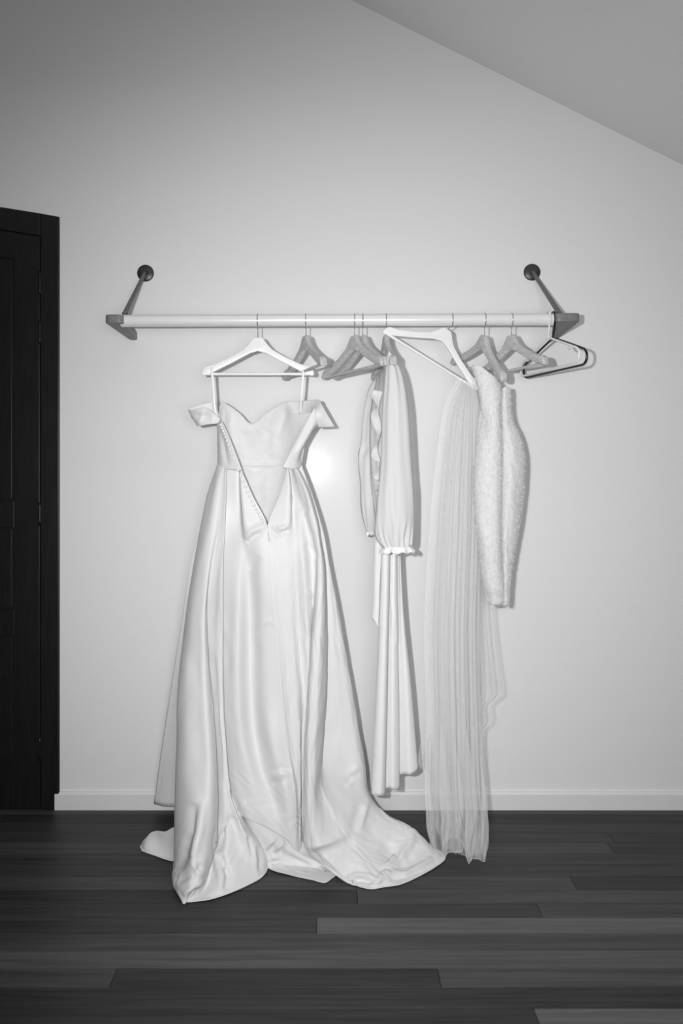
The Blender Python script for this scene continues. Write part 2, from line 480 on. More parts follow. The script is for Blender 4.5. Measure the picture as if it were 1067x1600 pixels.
def arm(s):
    FD = 0.343
    if s < 0: xs = [X(163, FD), X(192, FD), X(215, 0.004), X(203, 0.004)]
    else: xs = [X(907, FD), X(867, FD), X(862, 0.004), X(872, 0.004)]
    zc = rzl if s < 0 else rzr
    poly = round_poly([(xs[0], -FD), (xs[1], -FD), (xs[2], -0.002), (xs[3], -0.002)], 0.022)
    poly = [(x - ro.x, y - ro.y) for x, y in poly]
    me = prism_mesh('end_arm', poly, 'z', zc - 0.016 - ro.z, zc + 0.016 - ro.z, 0.004, 2, True)
    a = link('end_arm', me, M['arm'], rail)
    # wall plate
    px, py = (227.5, 427) if s < 0 else (831, 425.5)
    c = P(px, py, 0.0)
    v, f = [], []
    prof = [(0.0, 0.012), (0.012, 0.012), (0.014, 0.009), (0.032, 0.007), (0.0355, 0.004), (0.036, 0.0)]
    n = 32
    for r, h in prof:
        for k in range(n):
            t = 2 * math.pi * k / n
            v.append((c[0] + r * math.cos(t), -h, c[2] + r * math.sin(t)))
    for i in range(len(prof) - 1):
        for k in range(n):
            f.append((i * n + k, i * n + (k + 1) % n, (i + 1) * n + (k + 1) % n, (i + 1) * n + k))
    me = mesh_from('wall_plate', v, f, True, ro); me.set_sharp_from_angle(angle=math.radians(35))
    wp = link('wall_plate', me, M['disc'], rail)
    # square brace down to the arm
    e = P(*((195, 490, RD - 0.02) if s < 0 else (873.5, 489, RD - 0.02)))
    c2 = c + np.array((0, -0.008, 0))
    t = Vector(e - c2).normalized(); side = t.cross(Vector((0, 0, 1))).normalized(); up = side.cross(t)
    vs_ = []
    for p, w in ((c2, 0.0055), (e, 0.0085)):
        for a_, b_ in ((-1, -1), (1, -1), (1, 1), (-1, 1)):
            vs_.append(Vector(p) + side * a_ * w + up * b_ * 0.006)
    me = mesh_from('brace', vs_, [(0, 1, 5, 4), (1, 2, 6, 5), (2, 3, 7, 6), (3, 0, 4, 7), (3, 2, 1, 0), (4, 5, 6, 7)], False, ro)
    bo = link('brace', me, M['brace'], rail)
    bv = bo.modifiers.new('bevel', 'BEVEL'); bv.width = 0.0015; bv.segments = 2
    for q in (-0.008, 0.008):
        pts = [(e[0] + q, e[1], zc + 0.015), (e[0] + q, e[1], e[2] + 0.004)]
        link('bolt', tube_mesh('bolt', pts, 0.0028, 10, org=ro), M['disc'], bo)
arm(-1); arm(1)

# ------------------------------------------------------------------ hangers
def hanger_outline(half, drop, neck=0.015, width=1.0):
    k = half / 0.22; h = drop / 0.142
    out = [(neck, 0.0), (neck + .007, -.006 * h), (.036 * k, -.025 * h), (.055 * k, -.045 * h), (.10 * k, -.071 * h), (.165 * k, -.101 * h),
           (.186 * k, -.107 * h), (.20 * k, -.110 * h), (.212 * k, -.120 * h), (.219 * k, -.138 * h), (.214 * k, -.147 * h)]
    inn = [(.203 * k, -.146 * h), (.188 * k, -.138 * h), (.165 * k, -(.101 + .030 * width) * h), (.10 * k, -(.071 + .028 * width) * h), (.03 * k, -(.030 + .032 * width) * h), (0.0, -.052 * h)]
    right = out + inn
    left = [(-x, z) for x, z in right[::-1]][1:]
    return right + left
def body_mesh(name, half, drop, th, bev, width=1.0, flare=0.0):
    poly = hanger_outline(half, drop, width=width)
    me = prism_mesh(name, poly, 'y', -th / 2, th / 2, bev, 3, True)
    if flare:
        for v in me.vertices:      # shoulders widen and sweep forward
            t = abs(v.co.x) / half
            v.co.y *= 1 + flare * t * t
            v.co.y -= 0.012 * t * t
    return me
WB = body_mesh('wood_hanger_body', 0.215, 0.140, 0.021, 0.006, 1.15, 0.35)
WHB = body_mesh('white_hanger_body', 0.218, 0.142, 0.012, 0.004, 0.95)
BAR_W = tube_mesh('wood_hanger_bar', [(-.192, -.008, -.136), (0, -.008, -.136), (.192, -.008, -.136)], 0.0055, 12)
BAR_H = tube_mesh('white_hanger_bar', [(-.203, 0, -.1395), (0, 0, -.1395), (.203, 0, -.1395)], 0.0055, 12)
def hook_points(x, apex, r):
    """Wire round the rod: tip behind, over the top, down the front, then in to the hanger's neck."""
    z = rod_z(x); c = Vector((x, -RD, z + RR + 0.0016 - r))
    pts = []
    for i in range(25):
        a = math.radians(-150 + i * (240 + 0) / 24)      # from low at the back, over the top, to the lower front
        ang = math.radians(200) - i * math.radians(250) / 24
        # ang measured in the y-z plane, 0 = towards the camera, 90 = up
        pts.append(Vector((x, c.y - r * math.cos(ang), c.z + r * math.sin(ang))))
    last = pts[-1]; ap = Vector(apex)
    m = Vector((x + (ap.x - x) * .25, ap.y, last.z * .55 + ap.z * .45 + 0.004))
    for t in (0.3, 0.6, 0.85):
        q = last * (1 - t) ** 2 + Vector((last.x, ap.y, last.z - .008)) * 2 * t * (1 - t) + m * t * t
        pts.append(q)
    pts += [m, ap, ap + (ap - m).normalized() * 0.006]
    return pts
def hanger(name, px, dx, q, label, group, white=False, tilt=0.0, drop_py=None):
    """px: hook position in the photo; (dx, q): direction of the near shoulder (right, towards the camera)."""
    x = X(px, RD); z = rod_z(x)
    az = z - (0.060 if not white else 0.066)
    e = empty(name, (x, -RD, az), label, 'hanger', group)
    yaw = math.atan2(-q, dx)
    e.rotation_euler = (0, tilt, yaw)
    bpy.context.view_layer.update()
    body = link('body', WHB if white else WB, M['white_hanger'] if white else M['hanger_wood'], e)
    link('bar', BAR_H if white else BAR_W, M['white_hanger'] if white else M['hanger_wood'], e)
    mat = Matrix.Translation(e.location) @ e.rotation_euler.to_matrix().to_4x4()
    return e, mat, x, az
def add_hook(e, mat, x, apex, r=0.0262, wire=0.0017):
    inv = mat.inverted()
    pts = [inv @ p for p in hook_points(x, apex, r)]
    link('hook', tube_mesh('hook', pts, wire, 8), M['steel'], e)
specs = [
    # name px dx q label white tilt
    ('wooden_hanger', 478, .085, .20, 'empty grey wooden hanger nearest the white wedding gown hanger', False, 0),
    ('wooden_hanger', 554, .112, .187, 'empty grey wooden hanger in front of a close pair, left of the sheer-sleeved robe', False, 0),
    ('wooden_hanger', 566.5, .094, .197, 'empty grey wooden hanger mostly hidden behind the front one of a close pair', False, 0),
    ('wooden_hanger', 603, .022, .213, 'wooden hanger seen end-on that carries the sheer-sleeved white robe', False, 0),
    ('wooden_hanger', 757, .062, .205, 'tilted wooden hanger that carries the white fur stole', False, math.radians(17)),
    ('wooden_hanger', 799, .083, .195, 'empty grey wooden hanger nearest the thin plastic hangers', False, 0),
    ('white_hanger', 403, .22, .0, 'white flat hanger facing the room that carries the wedding gown', True, 0),
]
for nm, px, dx, q, lab, wh, tl in specs:
    e, mat, x, az = hanger(nm, px, dx, q, lab, 'white flat hangers' if wh else 'grey wooden hangers', wh, tl)
    add_hook(e, mat, x, (x, -RD, az - 0.001))
# white hanger pulled askew by the veil
x5 = X(706, RD); ap5 = P(699, 515, RD + 0.01)
e5 = empty('white_hanger', tuple(ap5), 'white flat hanger hanging askew with the tulle veil on its lower end', 'hanger', 'white flat hangers')
e5.rotation_euler = (0, math.radians(29), math.radians(12))
link('body', WHB, M['white_hanger'], e5); link('bar', BAR_H, M['white_hanger'], e5)
mat5 = Matrix.Translation(e5.location) @ e5.rotation_euler.to_matrix().to_4x4()
add_hook(e5, mat5, x5, tuple(ap5))

def plastic_hanger(px, dx, q, half, label, mat, wire, drop, neck, notches):
    x = X(px, RD); z = rod_z(x)
    e = empty('plastic_hanger', (x, -RD, z), label, 'hanger', 'thin plastic hangers')
    yaw = math.atan2(-q, dx); e.rotation_euler = (0, 0, yaw)
    m4 = Matrix.Translation(e.location) @ e.rotation_euler.to_matrix().to_4x4(); inv = m4.inverted()
    base = round_poly([(0, -neck), (half, -neck - drop * .62), (half * .97, -neck - drop), (-half * .97, -neck - drop), (-half, -neck - drop * .62)], 0.028, 6)
    fr = link('frame', tube_mesh('frame', [(a, 0, b) for a, b in base], wire, 10, True), mat, e)
    r = RR + wire + 0.001
    c = Vector((x, -RD, z)); pts = []
    for i in range(25):
        ang = math.radians(205) - i * math.radians(255) / 24
        pts.append(Vector((x, c.y - r * math.cos(ang), c.z + r * math.sin(ang))))
    end = Vector((x, -RD, z - neck))
    pts += [pts[-1].lerp(end, .35) + Vector((0, -.003, 0)), pts[-1].lerp(end, .7), end]
    link('hook', tube_mesh('hook', [inv @ p for p in pts], wire, 10), mat, e)
    if notches:
        for s in (-1, 1):
            a = Vector((s * half * .62, 0, -neck - drop * .62 * .62)); 
            pts = [a + Vector((0, 0, 0)), a + Vector((s * .004, 0, -.014)), a + Vector((s * .016, 0, -.022)), a + Vector((s * .028, 0, -.018)), a + Vector((s * .031, 0, -.012))]
            link('notch_hook', tube_mesh('notch_hook', pts, wire * .75, 8), mat, fr)
    return e
plastic_hanger(856, .055, .185, 0.193, 'thin white plastic hanger with strap notches beside the right wooden arm', M['white_plastic'], 0.0042, 0.125, 0.068, True)
plastic_hanger(864, .060, .19, 0.200, 'thin black plastic hanger against the right wooden arm', M['black_plastic'], 0.0042, 0.130, 0.070, False)

# ------------------------------------------------------------------ wedding gown
gown = empty('wedding_gown', tuple(P(400, 1330, 0.36) * np.array((1, 1, 0))), 'white satin off-shoulder wedding gown with open buttoned back and train on the floor', 'gown')
SM = 3
left = [
 [(343,728,.27),(332,770,.27),(321,830,.27),(310,900,.27),(300,960,.27),(294,1010,.28),(288,1100,.30),(284,1200,.34),(281,1290,.38),(280,1350,.42),(284,1392,.52)],
 [(340,725,.295),(325,769,.295),(314,820,.295),(302.5,887,.295),(293,944,.30),(286,1000,.31),(280,1051,.33),(276.6,1096,.345),(275.5,1164,.37),(272.5,1261,.42),(271,1346,.485),(269.6,1377,.55),(287,1414.6,DF(1414.6))],
 [(342,727,.315),(331,765,.325),(320,820,.335),(309,880,.345),(300,944,.355),(295,1000,.37),(290,1051,.39),(288,1096,.405),(289,1164,.44),(288,1255,.49),(284,1345,.56),(279,1385,.61),(287.5,1414.4,DF(1414.4))],
 [(346,728,.325),(338,760,.345),(329,820,.36),(319,869,.366),(312,944,.378),(310,1000,.394),(308,1092,.428),(311,1167,.463),(310,1242,.513),(303,1330,.60),(297,1378,.64),(289,1413.8,DF(1413.8))],
 [(349,729,.33),(343,765,.35),(337,820,.362),(328,869,.372),(320,944,.385),(319,1000,.402),(321,1075,.43),(326,1150,.462),(328,1235,.51),(322,1320,.575),(310,1380,.632),(290,1412,DF(1412))],
 [(350,730,.328),(346,770,.347),(341,820,.356),(333,860,.362),(326.5,900,.366),(322.5,944,.362),(323.5,1000,.37),(328,1059,.385),(333,1115,.405),(338,1186,.435),(339.4,1242,.465),(338,1290,.50),(329,1348,.555),(316,1382,.60),(292,1410,.645)],
 [(350.5,731,.325),(347,770,.342),(342,820,.350),(334,860,.352),(326,900,.345),(319,944,.325),(319,1000,.33),(323,1059,.34),(327,1115,.355),(331,1186,.375),(333,1242,.40),(334,1290,.435),(330,1345,.50),(320,1388,.575),(300,1411,DF(1411))],
 [(351.5,731.5,.33),(350,775,.35),(346.5,831,.36),(341,869,.36),(335,944,.352),(334,1000,.36),(337,1059,.37),(341,1115,.385),(346,1186,.408),(349,1230,.43),(352,1280,.46),(352,1330,.51),(347,1370,.565),(336,1405.6,DF(1405.6))],
 [(352,732,.333),(351.5,775,.353),(349.4,831,.363),(346,869,.366),(342,1000,.378),(344,1111,.398),(349.5,1186,.418),(356,1245,.44),(368,1300,.465),(378,1345,.505),(385.5,1386,DF(1386))],
 [(352.6,732,.334),(352.3,775,.354),(350.4,831,.364),(347.8,869,.368),(346.5,1000,.38),(347.6,1111,.40),(352,1186,.417),(359,1240,.438),(374,1283,.46),(393,1325,.48),(404,1355,.485),(409,1372,DF(1372))],
 [(353,732,.332),(353,775,.350),(351,831,.358),(349,869,.36),(348.4,1000,.37),(349.4,1111,.392),(353,1167,.41),(358,1224,.425),(367,1269,.435),(385,1296,.45),(402,1318,.45),(413,1333,.44),(418,1353,.43)],
 [(354,733,.325),(351,775,.335),(347,831,.335),(344,869,.335),(342,1000,.335),(344,1111,.345),(348,1167,.355),(352,1224,.365),(358,1250,.37),(362,1266,.375),(366,1272,.38)],
 [(362,733,.312),(362,775,.318),(360,831,.342),(358,869,.355),(356,1000,.365),(358,1111,.382),(364,1180,.40),(374,1240,.425),(380,1262,.438),(386,1279.5,.446)],
 [(373,735,.300),(373,766,.300),(374,794,.318),(375,816,.338),(376,845,.362),(374,900,.372),(371,1000,.388),(372,1092,.40),(377,1149,.412),(387,1200,.43),(401,1250,.445),(407,1274,.452),(411,1290,.452)],
 [(375,736,.35),(376.6,766,.362),(379.4,794,.372),(381.6,816,.38),(384.5,839,.376),(389,900,.358),(391,980,.344),(393,1092,.352),(398,1149,.368),(407,1196,.395),(426,1250,.425),(431,1280,.446),(436,1304,.452)],
 [(376.5,735.5,.352),(386,775,.366),(398,812,.376),(404,840,.386),(408,900,.392),(411,980,.388),(415,1092,.402),(423,1149,.427),(434,1196,.442),(447,1240,.455),(452,1285,.455),(452,1316,.452)],
 [(377,734,.353),(395,775,.366),(418,821,.377),(422.5,869,.392),(426,925,.398),(431,981,.40),(438,1055,.406),(445,1130,.412),(452,1186,.422),(458,1214,.43),(463,1260,.438),(462,1300,.445),(461,1327,.446)],
]
right = [
 [(449,731,.350),(436,775,.363),(418,821,.377),(422.5,869,.392),(426,925,.398),(431,981,.40),(438,1055,.406),(445,1130,.412),(452,1186,.422),(458,1214,.43),(463,1260,.438),(462,1300,.445),(461,1327,.446)],
 [(449.5,731,.352),(443,765,.364),(436,805,.376),(434,840,.386),(436,900,.392),(440,970,.39),(447,1055,.392),(454,1130,.395),(459,1186,.405),(464,1230,.415),(466,1270,.42),(466,1310,.43),(466,1331,.435)],
 [(450,731.5,.352),(452.5,756,.364),(453,794,.374),(451.6,816,.38),(449,835,.383),(450,869,.388),(452,925,.39),(456,981,.385),(462,1055,.385),(467,1130,.385),(469,1186,.39),(470,1230,.40),(470,1275,.405),(470,1315,.415),(470,1334,.42)],
 [(452,732,.300),(455,756,.302),(457,794,.325),(458,816,.350),(460,840,.375),(462,869,.383),(464,925,.378),(467,981,.365),(471,1040,.358),(475,1092,.352),(472,1150,.35),(470,1230,.365),(472,1290,.38),(473,1320,.395),(474,1336,.40)],
 [(456,732,.310),(463,770,.322),(469,820,.364),(474,869,.388),(477,925,.39),(479,981,.382),(481,1040,.372),(482,1092,.358),(478,1150,.352),(477,1230,.365),(477,1290,.38),(478,1320,.395),(480,1338,.40)],
 [(458,732.5,.33),(470,770,.345),(480,820,.355),(486,869,.362),(489,925,.36),(490,981,.345),(489,1040,.34),(486,1092,.335),(482,1150,.34),(480,1230,.36),(481,1295,.385),(500,1330,.40),(540,1360,.43)],
 [(460,733,.338),(474,770,.355),(485,820,.365),(493,878,.368),(492,925,.372),(487,990,.38),(482.5,1055,.395),(479,1111,.41),(476,1167,.425),(475,1224,.44),(474.7,1280,.46),(477,1325,.465),(510,1356,.49),(542,1380,DF(1380))],
 [(461,732,.34),(475.5,766,.362),(486.5,808,.376),(495,862,.388),(496,920,.40),(492,990,.415),(488,1055,.43),(485,1111,.445),(482,1167,.46),(481,1224,.475),(481,1280,.487),(488,1326,.492),(522,1361,.508),(560,1387,DF(1387))],
 [(462,732,.342),(478,765,.365),(490,805,.378),(499,850,.39),(503,900,.40),(501,990,.415),(498,1055,.43),(495,1111,.445),(491,1167,.458),(489,1224,.475),(490,1280,.487),(505,1330,.505),(540,1368,.52),(580,1391,DF(1391))],
 [(466,731,.32),(482.5,764,.33),(494,803,.335),(502,850,.345),(507,878,.35),(509,925,.355),(510,1000,.365),(508,1092,.385),(504,1149,.395),(502,1186,.405),(500,1229,.42),(512,1275,.44),(545,1325,.465),(600,1388,DF(1388))],
 [(466,731,.31),(481,764,.31),(491,803,.31),(498,850,.31),(503,900,.305),(505,960,.30),(505,1040,.30),(502,1110,.305),(499,1160,.325),(502,1200,.36),(511,1235,.395),(532,1280,.425),(567,1325,.445),(625,1384,DF(1384))],
 [(468,730,.305),(484,764,.305),(497,803,.305),(507,850,.30),(514,900,.295),(518,960,.29),(522,1040,.287),(526,1110,.288),(531,1160,.295),(538,1210,.315),(551,1250,.35),(575,1290,.385),(610,1327,.41),(655,1371,DF(1371))],
 [(470,728,.305),(483,760,.302),(494,792,.30),(505,832,.30),(514.5,890,.30),(524,950,.30),(535,1032,.297),(544,1085,.293),(553,1141,.29),(563,1196,.29),(572,1242,.30),(600,1278,.335),(640,1308,.36),(684,1354,DF(1354))],
 [(471,726,.295),(482.5,756,.29),(494,790,.287),(505,827,.285),(516,887,.282),(527.5,944,.28),(542.5,1032,.272),(552,1085,.266),(561,1141,.26),(570.6,1196,.257),(577,1241,.262),(603,1272,.295),(644,1293,.32),(676,1325,.345),(696,1343,DF(1343))],
 [(470,727,.26),(480,757,.25),(491,790,.235),(501,827,.23),(511,887,.22),(522,944,.21),(536,1032,.20),(546,1085,.19),(555,1141,.18),(565,1196,.17),(571,1246,.18),(596,1285,.22),(636,1305,.26),(668,1332,.30),(688,1346,.335)],
]
NV = 320
GL = loft(left, NV, 12, 8); GR = loft(right, NV, 12, 8)
# make both halves share the centre seam below the opening
seam = (GL[-1] + GR[0]) / 2
px_, py_ = proj(seam)
def tune(G, k):
    U, V = G.shape[:2]
    u = np.linspace(0, 1, U)[:, None] * np.ones((1, V)); v = np.linspace(0, 1, V)[None, :] * np.ones((U, 1))
    N = facing(grid_normals(G))
    env = np.clip((v - .12) / .3, 0, 1) * np.sin(np.pi * u) ** 0.3
    dsp = (0.0014 * wave(u * 9, v * 7, k) + 0.0007 * wave(u * 17, v * 11, k + 1)) * env
    low = np.clip((v - .80) / .12, 0, 1) * np.clip((1.0 - v) / .05, 0, 1)
    dsp += low * (0.0012 * wave(u * 20, v * 30, k + 2))
    return G + N * dsp[..., None]
GL = tune(GL, 0); GR = tune(GR, 5)
# creases pressed into the satin
SL = [
 ([(304,1255),(298,1300),(287,1335),(276,1362)], 8, -.016), ([(318,1250),(312,1300),(300,1340)], 6, .008),
 ([(276,1378),(300,1366),(318,1350)], 6, -.010), ([(286,1398),(302,1386),(318,1376)], 4, .008), ([(291,1408),(302,1395),(310,1388)], 3, -.006),
 ([(300,1345),(306,1360),(312,1368)], 4, .007),
 ([(366,1276),(352,1292),(344,1310),(338,1330)], 9, -.012), ([(360,1288),(348,1304),(342,1322)], 5, .008),
 ([(344,1335),(350,1355),(356,1368),(352,1392)], 6, -.013), ([(336,1332),(340,1352),(346,1370),(344,1395)], 5, .009),
 ([(388,1306),(393,1322),(396,1342)], 5, -.010), ([(397,1318),(398,1340),(404,1368)], 4, .008), ([(403,1320),(408,1345),(404,1366)], 4, -.007),
 ([(384,843),(390,832),(402,826),(417,820)], 5, .010), ([(386,848),(398,838),(410,832)], 4, -.008),
 ([(404,868),(396,880),(389,890)], 8, -.005), ([(400,985),(410,974),(424,966)], 5, .003), ([(404,992),(414,982),(426,976)], 6, -.003),
 ([(425,1206),(440,1200),(456,1204)], 5, -.005), ([(424,1215),(438,1208),(455,1211)], 4, .005), ([(424,1226),(436,1222),(446,1218)], 4, -.004),
 ([(366,1269),(376,1262),(384,1252)], 3, .004),
]
SRr = [
 ([(420,824),(432,836),(444,834)], 4, -.007), ([(432,824),(442,826),(451,822)], 3, .008), ([(440,832),(448,830),(452,826)], 3, -.007),
 ([(470,800),(478,795),(488,815),(494,835)], 7, .006), ([(458,770),(468,790),(482,800)], 7, -.007),
 ([(478,850),(488,862),(494,874)], 6, -.006), ([(476,922),(484,930),(490,926)], 5, .005),
 ([(540,1210),(552,1204),(562,1196)], 5, .005), ([(540,1222),(552,1216),(562,1208)], 5, -.005), ([(541,1230),(550,1222),(556,1214)], 4, .006),
 ([(575,1246),(568,1275),(560,1300)], 5, .010), ([(566,1260),(556,1285),(552,1305)], 9, -.009), ([(586,1262),(584,1290),(580,1315)], 14, -.008),
 ([(480,1325),(510,1318),(545,1303)], 6, .010), ([(490,1336),(520,1330),(555,1318)], 9, -.008),
 ([(644,1294),(642,1315),(622,1345),(600,1360)], 7, .012), ([(655,1320),(640,1345),(615,1362)], 9, -.008), ([(600,1310),(612,1335),(620,1348)], 10, -.008),
 ([(540,1372),(556,1367),(576,1369),(592,1378)], 3.5, .010), ([(545,1379),(565,1375),(584,1381)], 3, -.008),
 ([(580,1388),(596,1372),(610,1362)], 5, .012), ([(610,1362),(635,1366),(660,1352),(676,1340)], 4, .010), ([(608,1372),(632,1374),(660,1362)], 4, -.009), ([(592,1364),(602,1358),(612,1354)], 5, -.008),
]
for p, r, a in SL: GL = stroke(GL, p, r, a * (1.2 if p[0][1] > 1240 else 1.0))
for p, r, a in SRr: GR = stroke(GR, p, r, a * (1.2 if p[0][1] > 1240 else 1.0))
seam = (GL[-1] + GR[0]) / 2
mask = (py_ > 826)[:, None]
GL[-1] = np.where(mask, seam, GL[-1]); GR[0] = np.where(mask, seam, GR[0])
clamp_floor(GL); clamp_floor(GR)
cloth_obj('skirt', [GL, GR], M['satin'], gown, weld=True)
centre = [
 [(346,1225,.35),(366,1262,.365),(388,1304,.38),(408,1338,.39),(416,1350,.395),(418,1356,DF(1357))],
 [(372,1258,.40),(388,1284,.415),(403,1312,.425),(414,1336,.43),(418,1349,.43),(419,1358,DF(1358))],
 [(384,1264,.41),(398,1290,.425),(412,1315,.432),(423,1334,.428),(428,1348,.43),(430,1363,DF(1363))],
 [(400,1272,.41),(414,1298,.428),(426,1318,.436),(436,1334,.425),(442,1350,.435),(446,1367,DF(1367))],
 [(422,1285,.41),(434,1310,.43),(444,1326,.436),(453,1340,.425),(460,1355,.44),(465,1372,DF(1372))],
 [(442,1298,.41),(452,1322,.432),(462,1336,.438),(472,1347,.43),(481,1361,.455),(487,1376.5,DF(1376.5))],
 [(458,1308,.41),(468,1330,.428),(480,1342,.44),(492,1354,.445),(502,1367,.47),(507.5,1381,DF(1381))],
 [(474,1316,.40),(484,1334,.415),(497,1346,.435),(509,1356,.445),(516,1364,.46),(519,1374,DF(1374))],
 [(490,1322,.39),(502,1340,.405),(515,1350,.42),(526,1359,.43),(533,1367,.45),(536,1374,.46)],
]
GC = loft(centre, 70, 10, 1)
for p, r, a in [([(414,1328),(422,1318),(432,1309)], 2.5, .008), ([(421,1330),(429,1320),(438,1312)], 2.5, -.008), ([(428,1331),(437,1322),(444,1314)], 2.5, .008), ([(436,1333),(444,1325),(450,1318)], 2.5, -.008),
                ([(420,1346),(426,1339),(436,1341)], 3, .009), ([(424,1350),(434,1347),(440,1344)], 2.5, -.008),
                ([(440,1346),(466,1358),(496,1365)], 4, -.009), ([(444,1354),(470,1365),(500,1371)], 4, .007), ([(498,1354),(506,1364),(514,1368)], 3, .008), ([(504,1360),(512,1366),(519,1364)], 2.5, -.008), ([(500,1372),(508,1366),(516,1361)], 2.5, .006)]:
    GC = stroke(GC, p, r, a)
clamp_floor(GC)
cloth_obj('train_fold', [GC], M['satin'], gown)
back = [
 [(341,726,.28),(326,775,.27),(312,830,.255),(300,870,.245),(281,985,.20),(265,1085,.16),(251,1179,.12),(243,1238,.09),(240.6,1256,.08)],
 [(352,727,.25),(340,790,.24),(326,850,.23),(312,930,.215),(298,1020,.19),(284,1110,.16),(270,1190,.13),(260,1240,.11),(256,1259.5,.105)],
 [(370,727,.22),(362,790,.20),(352,850,.18),(342,930,.16),(330,1020,.13),(316,1110,.11),(304,1190,.10),(296,1240,.10),(290,1260,.11)],
 [(405,727,.20),(408,790,.18),(410,850,.16),(412,930,.14),(412,1020,.12),(412,1110,.11),(412,1190,.10),(412,1240,.10),(412,1262,.10)],
 [(445,727,.22),(456,790,.19),(466,850,.17),(478,930,.15),(490,1020,.13),(500,1110,.11),(510,1190,.10),(516,1240,.10),(520,1262,.10)],
 [(469,727,.255),(490,790,.22),(510,887,.19),(521,944,.17),(535,1032,.15),(545,1085,.14),(554,1141,.13),(564,1196,.12),(570,1246,.12)],
]
GB = tune(loft(back, 70, 8, SM), 11); clamp_floor(GB)
cloth_obj('skirt_underlayer', [GB], M['satin'], gown)
tail = [
 [(230,1307,.29),(222,1316,.29),(219,1326,.30),(221,1330,DF(1331))],
 [(236,1301,.28),(229,1312,.31),(227,1324,.335),(230,1334.5,DF(1334.5))],
 [(246,1298,.26),(242,1310,.31),(240,1325,.345),(243,1339,DF(1339))],
 [(258,1299,.25),(256,1312,.30),(255,1328,.35),(257,1344,DF(1344))],
 [(272,1292,.22),(271,1310,.28),(272,1330,.35),(274,1348,DF(1348))],
 [(292,1288,.20),(292,1310,.26),(294,1330,.33),(296,1350,DF(1350))],
]
GT = loft(tail, 30, 8, 1); clamp_floor(GT)
cloth_obj('train_tail', [GT], M['satin'], gown)
# bodice
front = [
 [(343,634,.285),(341,690,.285),(342,731,.28)],
 [(347,628,.27),(346,690,.26),(350,736,.26)],
 [(356,632,.248),(355,690,.235),(360,755,.25)],
 [(374,645,.225),(375,705,.205),(380,795,.255)],
 [(393,662,.215),(396,725,.195),(406,828,.285)],
 [(418,643,.215),(418,720,.195),(422,832,.29)],
 [(436,632,.225),(436,710,.205),(434,815,.275)],
 [(447,628,.235),(448,700,.22),(446,780,.26)],
 [(457,644,.25),(461,700,.25),(462,740,.27)],
 [(472,646,.275),(470,695,.275),(467,731,.28)],
 [(487,644,.298),(477,690,.298),(470,731,.292)],
]
GF = loft(front, 50, 8, 1)
for p, r, a in [([(352,640),(350,660),(356,690)], 3, .004), ([(362,640),(360,662),(364,690)], 3, -.004), ([(400,664),(414,672),(424,684)], 4, -.006),
                ([(447,640),(440,665),(430,690)], 5, -.008), ([(436,670),(428,690),(424,712)], 6, .005), ([(368,668),(390,672),(420,662)], 6, .005),
                ([(400,730),(402,760),(408,790)], 4, -.004), ([(415,730),(416,760),(416,790)], 4, .003), ([(386,730),(388,750),(394,775)], 4, .003)]:
    GF = stroke(GF, p, r, a)
cloth_obj('bodice_front', [GF], M['lining'], gown)
ws = []
for i in range(GF.shape[0]):
    qx, qy = proj(GF[i]); tgt = 722 - 2.5 * (i / GF.shape[0])
    p = np.array([np.interp(tgt, qy, GF[i, :, k]) for k in range(3)])
    if 346 < np.interp(tgt, qy, qx) < 436: ws.append(p + np.array((0, -.0012, 0)))
link('waist_seam', tube_mesh('waist_seam', ws, 0.0016, 8, org=gown.location), M['strap'], gown)
panelL = [
 [(339,661,.288),(340,695,.292),(340.5,728,.296)],
 [(340.5,660.5,.305),(344,695,.315),(347,731,.32)],
 [(342.5,660,.32),(350,695,.330),(356,733.5,.335)],
 [(344.5,659,.332),(355,690,.340),(367,734.5,.346)],
 [(347,658,.338),(361,690,.347),(378,735,.353)],
]
GPL = loft(panelL, 30, 6, 1)
for p, r, a in [([(345,672),(350,700),(356,728)], 4, -.006)]: GPL = stroke(GPL, p, r, a)
panel_l = cloth_obj('back_panel', [GPL], M['satin'], gown)
panelR = [
 [(491,637,.338),(479,659,.347),(465,685,.352),(452,710,.353),(441,731,.350)],
 [(494,643,.338),(483,665,.345),(470,688,.348),(458,712,.348),(448,732,.348)],
 [(497,650,.335),(487,669,.338),(475,690,.338),(465,712,.338),(458,733,.337)],
 [(500,658,.325),(491,668,.322),(478.5,688,.322),(469,711,.322),(465,732,.322)],
 [(503,665,.305),(494,666.5,.30),(481,685,.30),(471,710,.30),(470.5,728,.30)],
]
GPR = loft(panelR, 34, 6, 1)
for p, r, a in [([(486,652),(470,684),(456,710)], 4, -.007), ([(492,660),(478,684),(466,706)], 3, .004), ([(476,700),(470,715),(466,724)], 2.5, -.005)]: GPR = stroke(GPR, p, r, a)
cloth_obj('back_panel', [GPR], M['satin'], gown)
sl_r = [
 [(447,628,.236),(452,636,.24),(457,645,.25)],
 [(464,627,.245),(467,636,.25),(470,647,.262)],
 [(484,625.5,.275),(483,635,.28),(483,645,.292)],
 [(499,625,.305),(496,632,.315),(491,640,.328)],
 [(502,631,.325),(499,639,.338),(492,645,.345)],
 [(507,640,.335),(502,648,.345),(494,653,.345)],
 [(514,652,.33),(506,657,.335),(496,661,.335)],
 [(523,667,.318),(510,668,.318),(497,668,.318)],
]
cloth_obj('sleeve', [loft(sl_r, 14, 5, 0)], M['satin'], gown)
